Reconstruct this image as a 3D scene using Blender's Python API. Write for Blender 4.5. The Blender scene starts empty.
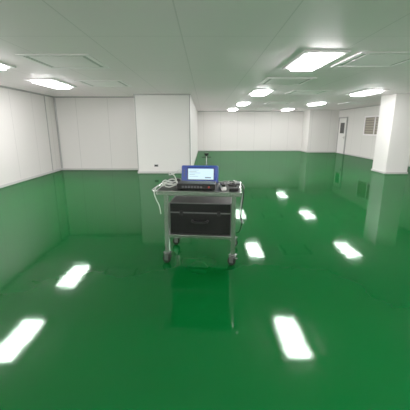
import bpy, bmesh, math
from mathutils import Vector, Matrix
C = bpy.context.scene
col = C.collection
H = 2.72
# ---------------------------------------------------------------- materials
def mat(name, color, rough=0.5, metal=0.0, noise=0.0, nscale=20, bump=0.0, emit=None, estr=0, coat=0, spec=0.5):
    m = bpy.data.materials.new(name); m.use_nodes = True
    nt = m.node_tree; b = nt.nodes['Principled BSDF']
    b.inputs['Base Color'].default_value = (*color, 1)
    b.inputs['Roughness'].default_value = rough
    b.inputs['Metallic'].default_value = metal
    b.inputs['Coat Weight'].default_value = coat
    b.inputs['Specular IOR Level'].default_value = spec
    if emit:
        b.inputs['Emission Color'].default_value = (*emit, 1)
        b.inputs['Emission Strength'].default_value = estr
    if noise > 0 or bump > 0:
        tc = nt.nodes.new('ShaderNodeTexCoord'); n = nt.nodes.new('ShaderNodeTexNoise')
        n.inputs['Scale'].default_value = nscale; n.inputs['Detail'].default_value = 3
        nt.links.new(tc.outputs['Object'], n.inputs['Vector'])
        if noise > 0:
            r = nt.nodes.new('ShaderNodeValToRGB')
            r.color_ramp.elements[0].position = .3; r.color_ramp.elements[1].position = .7
            r.color_ramp.elements[0].color = (*[c*(1-noise) for c in color], 1)
            r.color_ramp.elements[1].color = (*[min(1, c*(1+noise)) for c in color], 1)
            nt.links.new(n.outputs['Fac'], r.inputs['Fac']); nt.links.new(r.outputs['Color'], b.inputs['Base Color'])
        if bump > 0:
            bp = nt.nodes.new('ShaderNodeBump'); bp.inputs['Strength'].default_value = bump
            bp.inputs['Distance'].default_value = .01
            nt.links.new(n.outputs['Fac'], bp.inputs['Height']); nt.links.new(bp.outputs['Normal'], b.inputs['Normal'])
    return m

def panel_mat(name, color, axes, rough=0.35, line=0.72, width=0.012):
    """cleanroom sandwich panels: thin joints every `period` metres along the given axes"""
    m = mat(name, color, rough)
    nt = m.node_tree; b = nt.nodes['Principled BSDF']
    tc = nt.nodes.new('ShaderNodeNewGeometry'); sx = nt.nodes.new('ShaderNodeSeparateXYZ')
    nt.links.new(tc.outputs['Position'], sx.inputs[0])
    prev = None
    for ax, period, off in axes:
        a = nt.nodes.new('ShaderNodeMath'); a.operation = 'ADD'; a.inputs[1].default_value = 100*period+off
        nt.links.new(sx.outputs[ax], a.inputs[0])
        md = nt.nodes.new('ShaderNodeMath'); md.operation = 'MODULO'; md.inputs[1].default_value = period
        nt.links.new(a.outputs[0], md.inputs[0])
        lt = nt.nodes.new('ShaderNodeMath'); lt.operation = 'LESS_THAN'; lt.inputs[1].default_value = width
        nt.links.new(md.outputs[0], lt.inputs[0])
        if prev:
            mx = nt.nodes.new('ShaderNodeMath'); mx.operation = 'MAXIMUM'
            nt.links.new(prev.outputs[0], mx.inputs[0]); nt.links.new(lt.outputs[0], mx.inputs[1]); prev = mx
        else: prev = lt
    mix = nt.nodes.new('ShaderNodeMix'); mix.data_type = 'RGBA'
    mix.inputs[6].default_value = (*color, 1); mix.inputs[7].default_value = (*[c*line for c in color], 1)
    nt.links.new(prev.outputs[0], mix.inputs[0]); nt.links.new(mix.outputs[2], b.inputs['Base Color'])
    return m

M_ceil = panel_mat('ceiling_panels', (.98, .86, .91), [('X', 1.18, .3), ('Y', 2.4, .5)], .5, .80, .016)
M_wallx = panel_mat('wall_panels_facing', (.72, .69, .665), [('X', 1.18, .1)], .4, .74, .018)
M_wally = panel_mat('wall_panels_side', (.70, .67, .645), [('Y', 1.18, .1)], .4, .74, .018)
M_base = mat('cove_white', (.50, .485, .47), .3)
M_trim = mat('alu_trim', (.34, .34, .33), .35, .3)

# floor: pigmented diffuse layer under a thin clear gloss, mixed by Fresnel
M_floor = bpy.data.materials.new('green_epoxy'); M_floor.use_nodes = True
nt = M_floor.node_tree; nt.nodes.clear()
out = nt.nodes.new('ShaderNodeOutputMaterial')
geo = nt.nodes.new('ShaderNodeNewGeometry')
n1 = nt.nodes.new('ShaderNodeTexNoise'); n1.inputs['Scale'].default_value = 1.3; n1.inputs['Detail'].default_value = 4
nt.links.new(geo.outputs['Position'], n1.inputs['Vector'])
rp = nt.nodes.new('ShaderNodeValToRGB')
rp.color_ramp.elements[0].color = (.0003, .038, .0049, 1); rp.color_ramp.elements[1].color = (.0004, .044, .0057, 1)
rp.color_ramp.elements[0].position = .25; rp.color_ramp.elements[1].position = .75
nt.links.new(n1.outputs['Fac'], rp.inputs['Fac'])
dif = nt.nodes.new('ShaderNodeBsdfDiffuse'); nt.links.new(rp.outputs['Color'], dif.inputs['Color'])
glo = nt.nodes.new('ShaderNodeBsdfGlossy'); glo.inputs['Roughness'].default_value = .05
glo.inputs['Color'].default_value = (.62, 1, .72, 1)
n2 = nt.nodes.new('ShaderNodeTexNoise'); n2.inputs['Scale'].default_value = 3.2; n2.inputs['Detail'].default_value = 2
nt.links.new(geo.outputs['Position'], n2.inputs['Vector'])
bp = nt.nodes.new('ShaderNodeBump'); bp.inputs['Strength'].default_value = .34; bp.inputs['Distance'].default_value = .003
nt.links.new(n2.outputs['Fac'], bp.inputs['Height']); nt.links.new(bp.outputs['Normal'], glo.inputs['Normal'])
fr = nt.nodes.new('ShaderNodeFresnel'); fr.inputs['IOR'].default_value = 1.42
mr = nt.nodes.new('ShaderNodeMapRange')
mr.inputs['From Min'].default_value = .03; mr.inputs['From Max'].default_value = .6
mr.inputs['To Min'].default_value = .045; mr.inputs['To Max'].default_value = .13
nt.links.new(fr.outputs[0], mr.inputs['Value'])
mx = nt.nodes.new('ShaderNodeMixShader')
nt.links.new(mr.outputs[0], mx.inputs[0]); nt.links.new(dif.outputs[0], mx.inputs[1]); nt.links.new(glo.outputs[0], mx.inputs[2])
nt.links.new(mx.outputs[0], out.inputs['Surface'])

M_white = mat('white_paint', (.79, .765, .74), .35)
M_plate = mat('vent_plate_paint', (.97, .90, .93), .45)
M_grey = mat('grey_paint', (.26, .26, .26), .45)
M_frame = mat('door_frame_paint', (.30, .30, .29), .4)
M_slot = mat('vent_slot', (.44, .42, .43), .6)
M_lens = mat('lamp_lens', (.9, .9, .9), .4, emit=(1, .99, .965), estr=48)
M_steel = mat('brushed_steel', (.58, .58, .57), .22, .95, noise=.06, nscale=60)
M_alu = mat('aluminium_extrusion', (.54, .54, .53), .20, .97, noise=.08, nscale=40)
M_edge = mat('dull_edge_metal', (.16, .16, .16), .35, .9)
M_black = mat('black_plastic', (.0015, .0015, .0017), .42, noise=.2, nscale=60, spec=.2)
M_dark = mat('dark_grey_plastic', (.004, .004, .0045), .45, noise=.1, nscale=50, spec=.25)
M_rubber = mat('rubber', (.003, .003, .003), .7, spec=.2)
M_fork = mat('caster_metal', (.14, .14, .14), .35, .8)
M_wheel = mat('wheel_grey', (.04, .04, .04), .5)
M_mat = mat('worktop_laminate', (.015, .015, .015), .5, noise=.08, nscale=30, spec=.2)
M_blue = mat('blue_casing', (.003, .030, .30), .35)
M_screen = mat('lit_screen', (.2, .3, .3), .2, emit=(.62, .88, 1), estr=.85)
M_sblue = mat('screen_blue', (.01, .04, .2), .3, emit=(.02, .12, .5), estr=.5)
M_stext = mat('screen_marks', (.1, .15, .2), .3, emit=(.2, .3, .4), estr=.15)
M_tube = mat('white_tube', (.60, .60, .56), .4)
M_glass = mat('dark_glass', (.008, .009, .010), .08)
M_red = mat('red_plastic', (.3, .01, .01), .4)
M_cloth = mat('white_cloth', (.5, .5, .48), .8, bump=.3, nscale=60)
M_key = mat('key_grey', (.05, .052, .055), .5)
def blind_mat():
    m = mat('blinds', (.33, .27, .2), .5)
    nt = m.node_tree; b = nt.nodes['Principled BSDF']
    g = nt.nodes.new('ShaderNodeNewGeometry'); s = nt.nodes.new('ShaderNodeSeparateXYZ')
    nt.links.new(g.outputs['Position'], s.inputs[0])
    md = nt.nodes.new('ShaderNodeMath'); md.operation = 'MODULO'; md.inputs[1].default_value = .13
    nt.links.new(s.outputs['Z'], md.inputs[0])
    lt = nt.nodes.new('ShaderNodeMath'); lt.operation = 'LESS_THAN'; lt.inputs[1].default_value = .05
    nt.links.new(md.outputs[0], lt.inputs[0])
    mix = nt.nodes.new('ShaderNodeMix'); mix.data_type = 'RGBA'
    mix.inputs[6].default_value = (.28, .235, .175, 1); mix.inputs[7].default_value = (.13, .10, .075, 1)
    nt.links.new(lt.outputs[0], mix.inputs[0]); nt.links.new(mix.outputs[2], b.inputs['Base Color'])
    return m
M_blind = blind_mat()

# ---------------------------------------------------------------- mesh helpers
def box(x0, x1, y0, y1, z0, z1, bev=0.0, rot=None, seg=2):
    def f(bm):
        t = bmesh.new(); bmesh.ops.create_cube(t, size=1)
        for v in t.verts:
            v.co = Vector(((x0+x1)/2+v.co.x*(x1-x0), (y0+y1)/2+v.co.y*(y1-y0), (z0+z1)/2+v.co.z*(z1-z0)))
        if bev > 0: bmesh.ops.bevel(t, geom=list(t.edges), offset=bev, segments=seg, profile=.5, affect='EDGES')
        if rot:
            c, e = rot
            mt = Matrix.Translation(c) @ e @ Matrix.Translation(-Vector(c))
            bmesh.ops.transform(t, matrix=mt, verts=t.verts)
        merge(bm, t)
    return f
def cyl(p, q, r, r2=None, seg=24):
    def f(bm):
        a, c = Vector(p), Vector(q); d = c-a
        t = bmesh.new()
        bmesh.ops.create_cone(t, cap_ends=True, segments=seg, radius1=r, radius2=r if r2 is None else r2, depth=d.length)
        mt = Matrix.Translation((a+c)/2) @ d.to_track_quat('Z', 'Y').to_matrix().to_4x4()
        bmesh.ops.transform(t, matrix=mt, verts=t.verts); merge(bm, t)
    return f
def torus(c, R, r, axis='X', seg=28, ring=10):
    def f(bm):
        t = bmesh.new(); vs = []
        for i in range(seg):
            a = 2*math.pi*i/seg; row = []
            for j in range(ring):
                k = 2*math.pi*j/ring
                u = (R+r*math.cos(k)); p = (u*math.cos(a), u*math.sin(a), r*math.sin(k))
                if axis == 'X': p = (p[2], p[0], p[1])
                elif axis == 'Y': p = (p[0], p[2], p[1])
                row.append(t.verts.new(Vector(p)+Vector(c)))
            vs.append(row)
        for i in range(seg):
            for j in range(ring):
                t.faces.new((vs[i][j], vs[(i+1) % seg][j], vs[(i+1) % seg][(j+1) % ring], vs[i][(j+1) % ring]))
        bmesh.ops.recalc_face_normals(t, faces=t.faces); merge(bm, t)
    return f
def tube(pts, r, seg=8, sub=6):
    """swept cable through points (catmull-rom)"""
    def f(bm):
        P = [Vector(p) for p in pts]; Q = []
        E = [2*P[0]-P[1]]+P+[2*P[-1]-P[-2]]
        for i in range(1, len(E)-2):
            for k in range(sub):
                t = k/sub; p0, p1, p2, p3 = E[i-1:i+3]
                Q.append(.5*((2*p1)+(p2-p0)*t+(2*p0-5*p1+4*p2-p3)*t*t+(3*p1-p0-3*p2+p3)*t**3))
        Q.append(P[-1])
        t = bmesh.new(); rows = []; up = None
        for i, p in enumerate(Q):
            d = (Q[min(i+1, len(Q)-1)]-Q[max(i-1, 0)]).normalized()
            if up is None:
                up = d.orthogonal().normalized()
            up = (up-d*up.dot(d)).normalized(); s = d.cross(up)
            rows.append([t.verts.new(p+r*(math.cos(2*math.pi*j/seg)*up+math.sin(2*math.pi*j/seg)*s)) for j in range(seg)])
        for a, c in zip(rows, rows[1:]):
            for j in range(seg): t.faces.new((a[j], a[(j+1) % seg], c[(j+1) % seg], c[j]))
        t.faces.new(rows[0][::-1]); t.faces.new(rows[-1])
        bmesh.ops.recalc_face_normals(t, faces=t.faces); merge(bm, t)
    return f
def merge(bm, t):
    me = bpy.data.meshes.new('tmp'); t.to_mesh(me); t.free(); bm.from_mesh(me); bpy.data.meshes.remove(me)
def M(name, prims, material, parent=None, loc=(0, 0, 0), smooth=False, label=None):
    bm = bmesh.new()
    for p in prims: p(bm)
    me = bpy.data.meshes.new(name); bm.to_mesh(me); bm.free()
    me.materials.append(material)
    if smooth:
        for p in me.polygons: p.use_smooth = True
        me.set_sharp_from_angle(angle=math.radians(40))
    o = bpy.data.objects.new(name, me); col.objects.link(o); o.location = loc
    if parent: o.parent = parent
    if label: o['label'] = label
    return o
def E(name, loc, label, cat, rotz=0):
    o = bpy.data.objects.new(name, None); col.objects.link(o); o.location = loc; o.rotation_euler = (0, 0, rotz)
    o.empty_display_size = .1; o['label'] = label; o['category'] = cat; return o
def S(o, label, cat):
    o['kind'] = 'structure'; o['label'] = label; o['category'] = cat; return o
def copy_tree(o, parent=None, loc=None):
    n = o.copy(); col.objects.link(n)
    if parent: n.parent = parent
    if loc is not None: n.location = loc
    for c in o.children: copy_tree(c, n)
    return n

# ---------------------------------------------------------------- room
XL, XR, YB, YF, YM = -5.6, 8.7, -4.0, 22.3, 12.1
T = .12
S(M('floor', [box(XL-T, XR+T, YB-T, YF+T, -.1, 0)], M_floor), 'glossy green epoxy cleanroom floor with mirror-like reflections', 'floor')
S(M('ceiling', [box(XL-T, XR+T, YB-T, YF+T, H, H+.1)], M_ceil), 'pale grey panelled cleanroom ceiling', 'ceiling')
S(M('wall_left', [box(XL-T, XL, YB, YM+T, 0, H)], M_wally), 'white sandwich-panel wall with thin vertical joints', 'wall')
S(M('wall_back', [box(XL, -2.3, YM, YM+T, 0, H)], M_wallx), 'white panel wall beside the projecting pier', 'wall')
S(M('wall_pier', [box(-2.40, -.52, 11.15, YM+T, 0, H)], M_white), 'broad white panelled pier projecting from the wall', 'wall')
S(M('wall_partition', [box(-.64, -.52, YM+T, YF, 0, H)], M_wally), 'white partition wall running away behind the pier', 'wall')
S(M('wall_far', [box(-.64, XR, YF, YF+T, 0, H)], M_wallx), 'white far wall of the long room', 'wall')
S(M('wall_right', [box(XR, XR+T, YB, YF+T, 0, H)], M_wally), 'white panel wall with door and window', 'wall')
S(M('wall_rear', [box(XL-T, XR+T, YB-T, YB, 0, H)], M_wallx), 'plain white panel wall', 'wall')
S(M('wall_corner_pier', [box(6.8, XR, 20.9, YF, 0, H)], M_wallx), 'white boxed-out pier in the far corner', 'wall')
S(M('wall_column', [box(6.42, 7.2, 11.0, 11.9, 0, H, .015)], M_white), 'free-standing square white column', 'column')
# cove baseboards
def cove(x0, x1, y0, y1): return box(x0, x1, y0, y1, 0, .07, .008)
S(M('baseboard_left', [cove(XL, XL+.025, YB, YM)], M_base), 'white cove skirting', 'baseboard')
S(M('baseboard_back', [cove(XL+.025, -2.425, YM-.025, YM)], M_base), 'white cove skirting', 'baseboard')
S(M('baseboard_pier', [cove(-2.425, -.495, 11.125, 11.15), cove(-2.425, -2.40, 11.15, YM), cove(-.52, -.495, 11.15, YF)], M_base), 'white cove skirting around the pier', 'baseboard')
S(M('baseboard_far', [cove(-.495, 6.775, YF-.025, YF)], M_base), 'white cove skirting', 'baseboard')
S(M('baseboard_corner', [cove(6.775, XR-.025, 20.875, 20.9), cove(6.775, 6.8, 20.9, YF-.025)], M_base), 'white cove skirting', 'baseboard')
S(M('baseboard_right', [cove(XR-.025, XR, YB, 19.5), cove(XR-.025, XR, 20.8, 20.875)], M_base), 'white cove skirting', 'baseboard')
S(M('baseboard_column', [cove(6.395, 7.225, 10.975, 11.0), cove(6.395, 6.42, 11.0, 11.9), cove(7.2, 7.225, 11.0, 11.9), cove(6.395, 7.225, 11.9, 11.925)], M_base), 'white cove skirting round the column', 'baseboard')
# ceiling cove trims
S(M('trim_1', [box(XL, XL+.03, YB, YM, H-.05, H, .008)], M_trim), 'aluminium corner trim at the ceiling', 'trim')
S(M('trim_2', [box(XL+.03, -2.43, YM-.03, YM, H-.05, H, .008)], M_trim), 'aluminium corner trim at the ceiling', 'trim')
S(M('trim_3', [box(-2.43, -.49, 11.12, 11.15, H-.05, H, .008)], M_trim), 'aluminium corner trim at the ceiling', 'trim')
S(M('trim_4', [box(-.49, 6.77, YF-.03, YF, H-.05, H, .008)], M_trim), 'aluminium corner trim at the ceiling', 'trim')
S(M('trim_5', [box(XR-.03, XR, YB, 20.87, H-.05, H, .008)], M_trim), 'aluminium corner trim at the ceiling', 'trim')
# corner mouldings (vertical); pier strips added to mark edges in place of light contrast
S(M('trim_6', [box(XL, XL+.06, YM-.06, YM, .07, H-.05, .02)], M_trim), 'grey vertical corner moulding', 'trim')
S(M('trim_7', [box(XL, XL+.02, YM-.75, YM-.71, .07, H-.05, .005)], M_trim), 'grey vertical joint strip', 'trim')
S(M('trim_8', [box(-2.41, -2.385, 11.135, 11.16, .07, H-.05, .004)], M_trim), 'grey vertical strip added to mark the pier edge', 'trim')
S(M('trim_9', [box(-.545, -.51, 11.135, 11.16, .07, H-.05, .004)], M_trim), 'grey vertical strip added to mark the pier edge', 'trim')

# door on right wall
d = E('door_1', (XR, 20.15, 0), 'white cleanroom door with a small dark vision panel', 'door'); d['kind'] = 'structure'
M('door_frame', [box(-.06, 0, -.62, -.52, 0, 2.25, .005), box(-.06, 0, .52, .62, 0, 2.25, .005), box(-.06, 0, -.52, .52, 2.17, 2.25, .005)], M_frame, d)
M('door_leaf', [box(-.035, 0, -.518, .518, .01, 2.168, .004)], M_white, d)
M('vision_panel', [box(-.045, -.034, -.30, .30, 1.25, 1.9, .003)], M_glass, d)
M('door_handle', [cyl((-.04, -.38, 1.0), (-.09, -.38, 1.0), .012), cyl((-.09, -.40, 1.0), (-.09, -.25, 1.0), .012), box(-.042, -.034, -.42, -.34, .9, 1.1, .003)], M_steel, d)
w = E('window_1', (XR, 16.35, 1.20), 'framed interior window with brown slatted blinds', 'window'); w['kind'] = 'structure'
M('window_frame', [box(-.05, 0, -1.1, -1.0, 0, 1.0, .005), box(-.05, 0, 1.0, 1.1, 0, 1.0, .005), box(-.05, 0, -1.0, 1.0, 0, .07, .005), box(-.05, 0, -1.0, 1.0, .93, 1.0, .005), box(-.05, 0, -.03, .03, .07, .93, .005)], M_plate, w)
M('blind', [box(-.02, 0, -1.0, -.03, .07, .93), box(-.02, 0, .03, 1.0, .07, .93)], M_blind, w)

# ---------------------------------------------------------------- ceiling lights
def make_light(loc):
    l = E('ceiling_light', loc, 'rectangular ceiling troffer light, switched on, glowing white', 'ceiling light')
    M('light_frame', [box(-.34, -.26, -.70, .70, -.035, 0, .006), box(.26, .34, -.70, .70, -.035, 0, .006), box(-.26, .26, -.70, -.63, -.035, 0, .006), box(-.26, .26, .63, .70, -.035, 0, .006)], M_plate, l)
    M('light_lens', [box(-.21, .21, -.61, .61, -.08, -.004, .02, seg=3)], M_lens, l)
    l['group'] = 'ceiling troffer lights'; return l
L0 = make_light((1.82, 5.7, H))
for x, y in [(5.3, 5.7), (1.78, 10.5), (5.15, 10.5), (1.78, 15.2), (5.2, 15.2), (1.7, 19.9), (5.05, 19.9), (-3.9, 5.6), (-3.9, 8.45), (1.8, .9), (-3.85, .9), (5.3, .9), (1.8, -2.6), (-3.85, -2.6)]:  # rows above and behind the camera continue the grid unseen, added as fill
    copy_tree(L0, None, (x, y, H))
# ---------------------------------------------------------------- ceiling vents
v = E('ceiling_vent', (-2.4, 5.85, H), 'square grey air diffuser plate flush in the ceiling', 'air vent')
def ring(a, w_, z0, z1): return [box(-a, -a+w_, -a, a, z0, z1, .004), box(a-w_, a, -a, a, z0, z1, .004), box(-a+w_, a-w_, -a, -a+w_, z0, z1, .004), box(-a+w_, a-w_, a-w_, a, z0, z1, .004)]
M('vent_frame', ring(.58, .08, -.018, 0), M_plate, v)
M('vent_slot', [box(-.50, .50, -.50, .50, -.006, 0)], M_slot, v)
M('vent_plate', [box(-.43, .43, -.43, .43, -.014, -.006, .003)], M_plate, v)
v['group'] = 'ceiling air diffusers'
for x, y in [(-2.6, 8.6), (2.95, 5.7), (3.3, 10.6), (3.4, 15.1), (2.0, 8.2), (3.5, 19.5), (7.0, 8.2), (7.0, 15.1), (3.3, .9), (-2.35, .9)]:
    copy_tree(v, None, (x, y, H))
# wall sockets on pier
s = E('wall_socket', (-1.75, 11.15, .28), 'small white double wall socket low on the pier', 'socket')
M('socket_plate', [box(-.075, .075, -.015, 0, -.045, .045, .005)], M_grey, s)
M('socket_insert', [box(-.06, .06, -.019, -.014, -.03, .03, .003)], M_dark, s)

# ---------------------------------------------------------------- cart
CX, CY = -.03, 3.76   # centre of cart footprint
YAW = math.radians(-6)
def on_cart(dx, dy, z):
    c, s_ = math.cos(YAW), math.sin(YAW)
    return (CX+c*dx-s_*dy, CY+s_*dx+c*dy, z)
cart = E('equipment_cart', (CX, CY, 0), 'silver metal equipment trolley on four castors, two tiers', 'trolley', YAW)
LX, LY = .392, .30
M('tabletop', [box(-.49, .46, -.34, .34, .870, .905, .006)], M_mat, cart, label='dark grey worktop')
M('tabletop_rim', [box(-.50, .47, -.356, -.338, .856, .904, .004), box(-.50, .47, .338, .356, .856, .904, .004), box(-.504, -.488, -.338, .338, .856, .904, .003), box(.458, .474, -.338, .338, .856, .904, .003)], M_alu, cart, label='bright metal edge trim')
leg = M('leg', [box(-.025, .025, -.025, .025, .145, .870, .004), box(-.006, .006, -.0265, -.024, .15, .86)], M_alu, cart, (-LX, -LY, 0))
for sx, sy in [(1, -1), (-1, 1), (1, 1)]:
    o = leg.copy(); col.objects.link(o); o.location = (sx*LX, sy*LY, 0)
M('cross_rail', [box(-LX+.02, LX-.02, -LY-.012, -LY+.012, .838, .862, .003), box(-LX+.02, LX-.02, LY-.012, LY+.012, .838, .862, .003),
    box(-LX-.012, -LX+.012, -LY+.02, LY-.02, .838, .862, .003), box(LX-.012, LX+.012, -LY+.02, LY-.02, .838, .862, .003)], M_edge, cart)
M('shelf_rail', [box(-LX+.02, LX-.02, -LY-.018, -LY+.018, .335, .372, .004), box(-LX+.02, LX-.02, LY-.018, LY+.018, .335, .372, .004),
    box(-LX-.018, -LX+.018, -LY+.02, LY-.02, .335, .372, .004), box(LX-.018, LX+.018, -LY+.02, LY-.02, .335, .372, .004)], M_alu, cart)
M('lower_shelf', [box(-LX+.019, LX-.019, -LY+.019, LY-.019, .355, .37, .003)], M_mat, cart)
M('push_handle', [tube([(-.50, -.26, .885), (-.56, -.25, .885), (-.57, -.15, .885), (-.57, .15, .885), (-.56, .25, .885), (-.50, .26, .885)], .011)], M_steel, cart, smooth=True)
# casters
ca = bpy.data.objects.new('caster', None); col.objects.link(ca); ca.parent = cart; ca.location = (-LX, -LY, 0)
M('caster_plate', [box(-.04, .04, -.04, .04, .136, .145, .002), cyl((0, 0, .12), (0, 0, .137), .028)], M_fork, ca, smooth=True)
M('caster_fork', [box(-.030, -.024, -.022, .030, .045, .12, .002), box(.024, .030, -.022, .030, .045, .12, .002), box(-.030, .030, -.028, .034, .112, .12, .002), cyl((-.034, .015, .056), (.034, .015, .056), .009)], M_fork, ca)
M('wheel', [cyl((-.020, .015, .056), (.020, .015, .056), .048, seg=32), torus((0, .015, .056), .039, .017)], M_rubber, ca, smooth=True)
M('wheel_hub', [cyl((-.0225, .015, .056), (.0225, .015, .056), .020)], M_wheel, ca, smooth=True)
M('brake_pedal', [box(-.02, .02, -.06, -.02, .098, .106, .003)], M_dark, ca)
ca.rotation_euler = (0, 0, 1.2)
for (sx, sy, a) in [(1, -1, 1.0), (-1, 1, 1.3), (1, 1, -.8)]:
    n = copy_tree(ca, cart, (sx*LX, sy*LY, 0)); n.rotation_euler = (0, 0, a)

# equipment case on lower shelf: smooth black shell with metal edge profiles
cs = E('equipment_case', on_cart(0, -.02, .3725), 'smooth black hard case with metal edges on the lower shelf', 'case', YAW)
M('case_body', [box(-.36, .36, -.25, .24, .0, .255, .008)], M_black, cs)
M('case_lid', [box(-.36, .36, -.25, .24, .265, .375, .008)], M_black, cs)
M('case_edge_trim', [box(-.364, .364, -.255, .245, .254, .266, .002),
    box(-.365, .365, -.256, -.244, .370, .380, .003), box(-.365, .365, .234, .246, .370, .380, .003),
    box(-.365, -.353, -.244, .234, .370, .380, .003), box(.353, .365, -.244, .234, .370, .380, .003),
    box(-.365, -.355, -.256, -.246, 0, .37, .003), box(.355, .365, -.256, -.246, 0, .37, .003)], M_edge, cs, label='dull metal edge profiles')
M('carry_handle', [tube([(-.09, -.252, .17), (-.085, -.285, .165), (-.04, -.295, .155), (.04, -.295, .155), (.085, -.285, .165), (.09, -.252, .17)], .012)], M_dark, cs, smooth=True)
la = M('latch', [box(-.020, .020, -.266, -.254, .230, .285, .005), box(-.014, .014, -.271, -.264, .235, .257, .003)], M_dark, cs, (-.22, 0, 0))
o = la.copy(); col.objects.link(o); o.location = (.22, 0, 0)

# instrument base (black) and blue display
TZ = .9055
kb = E('electronics_box', on_cart(-.045, -.17, TZ), 'low black instrument box with grey keys standing before the display', 'electronic instrument', YAW)
M('box_body', [box(-.22, .22, -.12, .10, .006, .074, .008)], M_black, kb)
ft = M('box_foot', [cyl((0, 0, 0), (0, 0, .008), .012)], M_rubber, kb, (-.17, -.09, 0))
for x, y in ((.17, -.09), (-.17, .07), (.17, .07)):
    o = ft.copy(); col.objects.link(o); o.location = (x, y, 0)
M('front_panel', [box(-.205, .205, -.124, -.119, .014, .066, .002)], M_dark, kb)
M('key_row', [box(-.16+.035*i, -.16+.035*i+.022, -.129, -.123, .028, .05, .002) for i in range(7)], M_key, kb)
M('keypad', [box(-.17+.034*i, -.17+.034*i+.026, -.09+.036*j, -.09+.036*j+.026, .073, .078, .002) for i in range(10) for j in range(4)], M_key, kb)
M('red_button', [cyl((.15, -.122, .039), (.15, -.132, .039), .01)], M_red, kb)

ds = E('display_unit', on_cart(-.045, .06, TZ), 'chunky blue-cased display instrument with a bright lit screen', 'monitor', YAW)
tilt = (Vector((0, 0, 0)), Matrix.Rotation(math.radians(-8), 4, 'X'))
R = dict(rot=tilt)
M('display_casing', [box(-.228, .228, -.02, .14, .022, .242, .018, seg=3, **R)], M_blue, ds)
M('lower_bumper', [box(-.2, .2, -.024, -.01, .030, .046, .004, **R)], M_black, ds)
M('bezel', [box(-.150, .185, -.026, -.018, .062, .216, .004, **R)], M_black, ds)
M('screen', [box(-.140, .175, -.0285, -.025, .070, .208, **R)], M_screen, ds)
M('screen_header', [box(-.140, .175, -.0295, -.028, .199, .208, **R)], M_sblue, ds)
M('screen_rows', [box(-.125, -.125+l, -.0295, -.028, z, z+.004, **R) for z, l in ((.182, .12), (.164, .09), (.146, .14), (.127, .07), (.105, .11))]+[box(.07, .145, -.0295, -.028, .085, .10, **R)], M_stext, ds)
M('side_buttons', [cyl((-.188, -.006, .08+.032*i), (-.188, .010, .08+.032*i), .009) for i in range(4)], M_key, ds)
M('display_foot', [box(-.16, .16, -.03, .16, 0, .018, .006), box(-.12, .12, .0, .12, .014, .04, .006)], M_dark, ds)

# sampling probe on stand
pb = E('sampling_probe', on_cart(.02, .285, TZ), 'thin metal stand with a dark sampling head behind the display', 'probe')
M('probe_base', [cyl((0, 0, 0), (0, 0, .015), .045, .04)], M_dark, pb, smooth=True)
M('probe_rod', [cyl((0, 0, .012), (0, 0, .34), .006)], M_steel, pb, smooth=True)
M('probe_head', [cyl((0, 0, .335), (0, 0, .36), .012, .030), cyl((0, 0, .36), (0, 0, .378), .030, .030), cyl((-.06, 0, .325), (0.06, 0, .325), .006)], M_black, pb, smooth=True)

# white tubing coil at left
tc = E('tubing_coil', on_cart(-.37, -.14, TZ), 'loose coil of white plastic tubing on the worktop', 'tubing', YAW)
pts = []
for i in range(30):
    a = i*.62; r = .085+.014*math.sin(i*1.7)
    pts.append((r*math.cos(a)*1.0, r*math.sin(a)*1.5, .016+.0024*i+.008*math.sin(i*2.3)))
M('tube_coil', [tube(pts, .0055)], M_tube, tc, smooth=True)
M('tube_lead', [tube([(.06, .07, .07), (.02, .14, .12), (-.05, .2, .15), (-.07, .28, .11), (-.02, .36, .12), (.04, .40, .16), (.08, .42, .1)], .006)], M_tube, tc, smooth=True)
M('tube_drop', [tube([(-.07, -.06, .03), (-.12, -.16, .04), (-.135, -.25, -.01), (-.11, -.265, -.09), (-.08, -.26, -.16), (-.065, -.255, -.26)], .0045)], M_tube, tc, smooth=True)
# right side stuff
ps = E('power_strip', on_cart(.255, -.15, TZ), 'white power strip with plugs among cables', 'power strip', math.radians(4))
M('strip_body', [box(-.028, .028, -.12, .12, 0, .035, .008)], M_white, ps)
pl = M('plug', [box(-.02, .02, 0, .035, .034, .065, .006)], M_black, ps, (0, -.09, 0))
for y in (-.03, .04):
    o = pl.copy(); col.objects.link(o); o.location = (0, y, 0)
ad = E('power_adapter', on_cart(.385, -.27, TZ), 'small black power adapter brick at the worktop edge', 'power adapter', math.radians(0))
M('adapter_body', [box(-.05, .05, -.03, .03, 0, .035, .008)], M_black, ad)
M('adapter_cord', [tube([(.045, .01, .018), (.065, .02, .012), (.068, .05, .008), (.05, .07, .008)], .004)], M_rubber, ad, smooth=True)
pc = E('tool_pouch', on_cart(-.385, .20, TZ), 'small dark zipped accessory pouch on the worktop', 'pouch', math.radians(0))
M('pouch_body', [box(-.08, .08, -.06, .06, 0, .055, .024, seg=4)], M_dark, pc, smooth=True)
M('pouch_zip', [box(-.07, .07, -.063, -.058, .03, .035, .001)], M_key, pc)
cb = E('cable_bundle', on_cart(.365, -.08, TZ), 'tangle of black cables spilling over the worktop edge', 'cable', YAW)
pts = [(.04*math.cos(i*.9)+.015*math.sin(i*2.1), .1*math.sin(i*.9), .010+.003*i) for i in range(18)]
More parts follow.
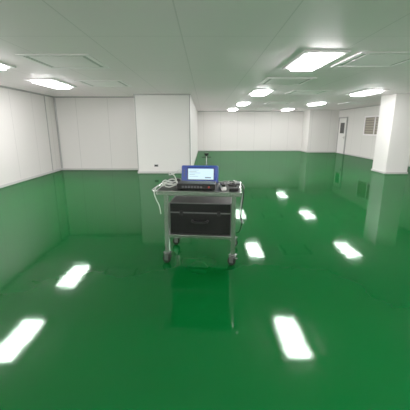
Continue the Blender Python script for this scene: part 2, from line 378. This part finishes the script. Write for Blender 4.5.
M('cable_coil', [tube(pts, .006)], M_rubber, cb, smooth=True)
M('cable_drop', [tube([(.04, .05, .03), (.09, .04, .035), (.135, .0, .0), (.13, -.05, -.14), (.115, -.06, -.3), (.12, -.03, -.45), (.10, .04, -.56), (.05, .10, -.60)], .007)], M_rubber, cb, smooth=True)
M('hose_drop', [tube([(.03, .12, .03), (.09, .12, .03), (.14, .10, -.02), (.12, .06, -.16), (.10, .05, -.34), (.14, .02, -.44), (.13, -.08, -.40)], .008)], M_grey, cb, smooth=True, label='grey hose')
bt = E('small_meter', on_cart(.28, .12, TZ), 'small grey handheld meter lying on the worktop', 'meter', math.radians(-15))
M('meter_body', [box(-.045, .045, -.09, .09, 0, .035, .01)], M_grey, bt)
M('meter_display', [box(-.03, .03, .01, .07, .034, .038, .002)], M_glass, bt)
M('meter_keys', [box(-.03+.022*i, -.03+.022*i+.014, -.07+.022*j, -.07+.022*j+.014, .034, .039, .001) for i in range(3) for j in range(3)], M_black, bt)
cl = E('wipe_cloth', on_cart(.395, .18, TZ), 'crumpled white cleaning wipe', 'cloth')
def cloth(bm):
    t = bmesh.new(); bmesh.ops.create_grid(t, x_segments=16, y_segments=16, size=.055)
    for q in t.verts:
        q.co.z = .020+.012*math.sin(q.co.x*90+q.co.y*40)+.008*math.cos(q.co.y*110-q.co.x*30)
    merge(bm, t)
M('cloth_sheet', [cloth], M_cloth, cl, smooth=True)

# ---------------------------------------------------------------- world, camera
wd = bpy.data.worlds.new('world'); C.world = wd; wd.use_nodes = True
wd.node_tree.nodes['Background'].inputs[0].default_value = (.6, .62, .6, 1)
wd.node_tree.nodes['Background'].inputs[1].default_value = .1
cam = bpy.data.cameras.new('camera'); co = bpy.data.objects.new('camera', cam); col.objects.link(co)
co.location = (0, 0, 1.6); co.rotation_euler = (math.radians(76), 0, 0)
cam.sensor_width = 36; cam.lens = 310/410*36; cam.clip_end = 200
C.camera = co
C.view_settings.view_transform = 'Standard'
C.view_settings.exposure = 0
C.view_settings.gamma = 1.45
